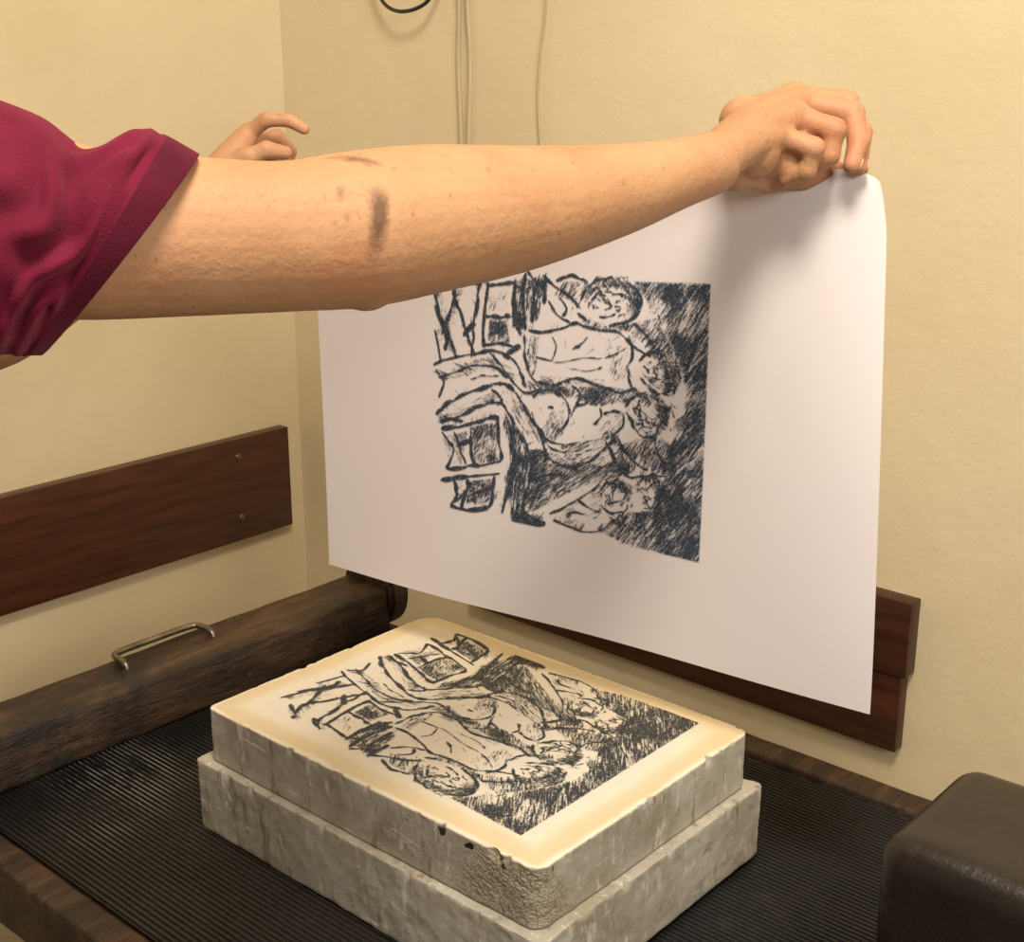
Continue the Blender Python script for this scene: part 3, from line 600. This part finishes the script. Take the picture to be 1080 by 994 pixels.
# shirt torso + far sleeve
bm=bmesh.new()
for z,a,b,off in ((1.40,.17,.10,-.02),(1.33,.178,.12,0),(1.22,.165,.122,0),(1.10,.155,.12,0),(1.0,.165,.122,0),(.93,.175,.13,-.01)):
    ball(bm,(C0.x+FD.x*off-.05,C0.y+FD.y*off-.05,z),1,(a,b,.10),M3)
tube(bm,[C0+Vector((-.05,-.05,.0)),SR+Vector((-.01,0,-.008))],[.07,.072],4)
tube(bm,[C0+Vector((-.05,-.05,.0)),SL,SL.lerp(EL,.55)],[.07,.068,.060],6)
remesh('shirt_body',bm,.006,M_shirt,per,8)
R_=[((-.3300,.6854,1.5322),(-.3185,.6450,1.3997),.072),((-.2930,.6881,1.5242),(-.2977,.6472,1.3898),.075),((-.2664,.7007,1.5141),(-.2807,.6617,1.3857),.070),((-.2431,.7129,1.5026),(-.2684,.6775,1.3863),.066),((-.2210,.7189,1.4865),(-.2624,.6878,1.3856),.060),((-.1971,.7314,1.4946),(-.2592,.6976,1.3835),.058),((-.1874,.7360,1.4924),(-.2570,.7025,1.3825),.056),((-.1696,.7430,1.4811),(-.2534,.7123,1.3804),.054)]
ring=[((Vector(T)+Vector(B))/2,(Vector(T)-Vector(B))/2,rd) for T,B,rd in R_]
ns_=130; cen,rdd=crv([r[0] for r in ring],[r[2] for r in ring],20); axs,_=crv([r[1] for r in ring],[1]*8,20)
nC=len(cen); X=np.zeros((nC,ns_+1));Y=X.copy();Z=X.copy()
for j in range(nC):
    al=j/(nC-1)
    vdir=Vector((-.285,.925,-.075)).normalized()
    for i in range(ns_+1):
        th=2*math.pi*i/ns_; base=axs[j]*math.cos(th)+vdir*rdd[j]*math.sin(th)
        ct,sn=math.cos(th),math.sin(th); front=.5-.5*sn
        nz=noise.noise(Vector((ct*1.3+al*2.5,sn*1.1,al*2.0)))
        # a few broad folds radiating from the underarm, strength varying along the cloth
        fan=(al*3.4-.95*ct+nz*1.2); fold=math.sin(2*math.pi*fan); fold=fold if fold>0 else fold*.6
        fs=max(0,min(1,.55+1.3*noise.noise(Vector((ct*1.7+4,al*4,2)))))
        fo=noise.noise(Vector((ct*3+al*6,sn*2.5,al*2+7)))
        fade=min(1,max(0,(.88-al)/.08)); topk=1-abs(ct)**6*.7
        k_=1+((fold*.0072*fs*(.25+.75*front)+fo*.0055)*fade*topk)/base.length
        if al>.865 : k_*=1.010
        q=cen[j]+base*k_; X[j,i],Y[j,i],Z[j,i]=q
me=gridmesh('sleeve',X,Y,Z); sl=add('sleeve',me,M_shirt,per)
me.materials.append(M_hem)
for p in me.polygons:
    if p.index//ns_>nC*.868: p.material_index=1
bm=bmesh.new(); bm.from_mesh(me); bmesh.ops.remove_doubles(bm,verts=bm.verts,dist=1e-5); bm.to_mesh(me); bm.free()
md=sl.modifiers.new('t','SOLIDIFY'); md.thickness=.0022; md.offset=0
bm=bmesh.new(); HP=Vector((C0.x-.05,C0.y-.05,.9))
ball(bm,HP+Vector((0,0,.02)),1,(.175,.125,.12),M3)
for s in (-1,1):
    h=HP+RD*.09*s; tube(bm,[h,h+Vector((.01,.01,-.42)),h+Vector((0,0,-.83))],[.092,.066,.055],6)
remesh('trousers',bm,.008,M_trs,per,6)
bm=bmesh.new()
for s in (-1,1):
    h=HP+RD*.09*s; h.z=.035; tube(bm,[h-FD*.05,h+FD*.06,h+FD*.15],[.036,.038,.03],4)
for v in bm.verts: v.co.z=max(v.co.z,.001)
remesh('shoes',bm,.006,M_shoe,per,4)
# ------------------------------------------------------------ lights
def area(name,loc,tgt,size,e,col):
    l=bpy.data.lights.new(name,'AREA'); l.size=size; l.energy=e; l.color=col
    o=bpy.data.objects.new(name,l); S.collection.objects.link(o); o.location=loc
    o.rotation_euler=(Vector(tgt)-Vector(loc)).to_track_quat('-Z','Y').to_euler()
area('ceiling_lamp',(.10,.25,2.60),(.05,1.3,1.0),.4,30,(1,.90,.73))
area('fill_light',(.9,-1.0,2.1),(.1,1.2,1.0),.6,21,(1,.93,.80))  # added fill from behind right, no actual fixture there
w=bpy.data.worlds.new('World'); S.world=w; w.use_nodes=True
w.node_tree.nodes['Background'].inputs[0].default_value=(1,.89,.74,1); w.node_tree.nodes['Background'].inputs[1].default_value=.17
# ------------------------------------------------------------ camera
cd=bpy.data.cameras.new('camera'); cam=bpy.data.objects.new('camera',cd); S.collection.objects.link(cam)
cam.location=(0,0,1.53); cam.rotation_euler=(math.radians(73.07),0,0); cd.sensor_width=36; cd.lens=47.3; cd.clip_start=.02
S.camera=cam
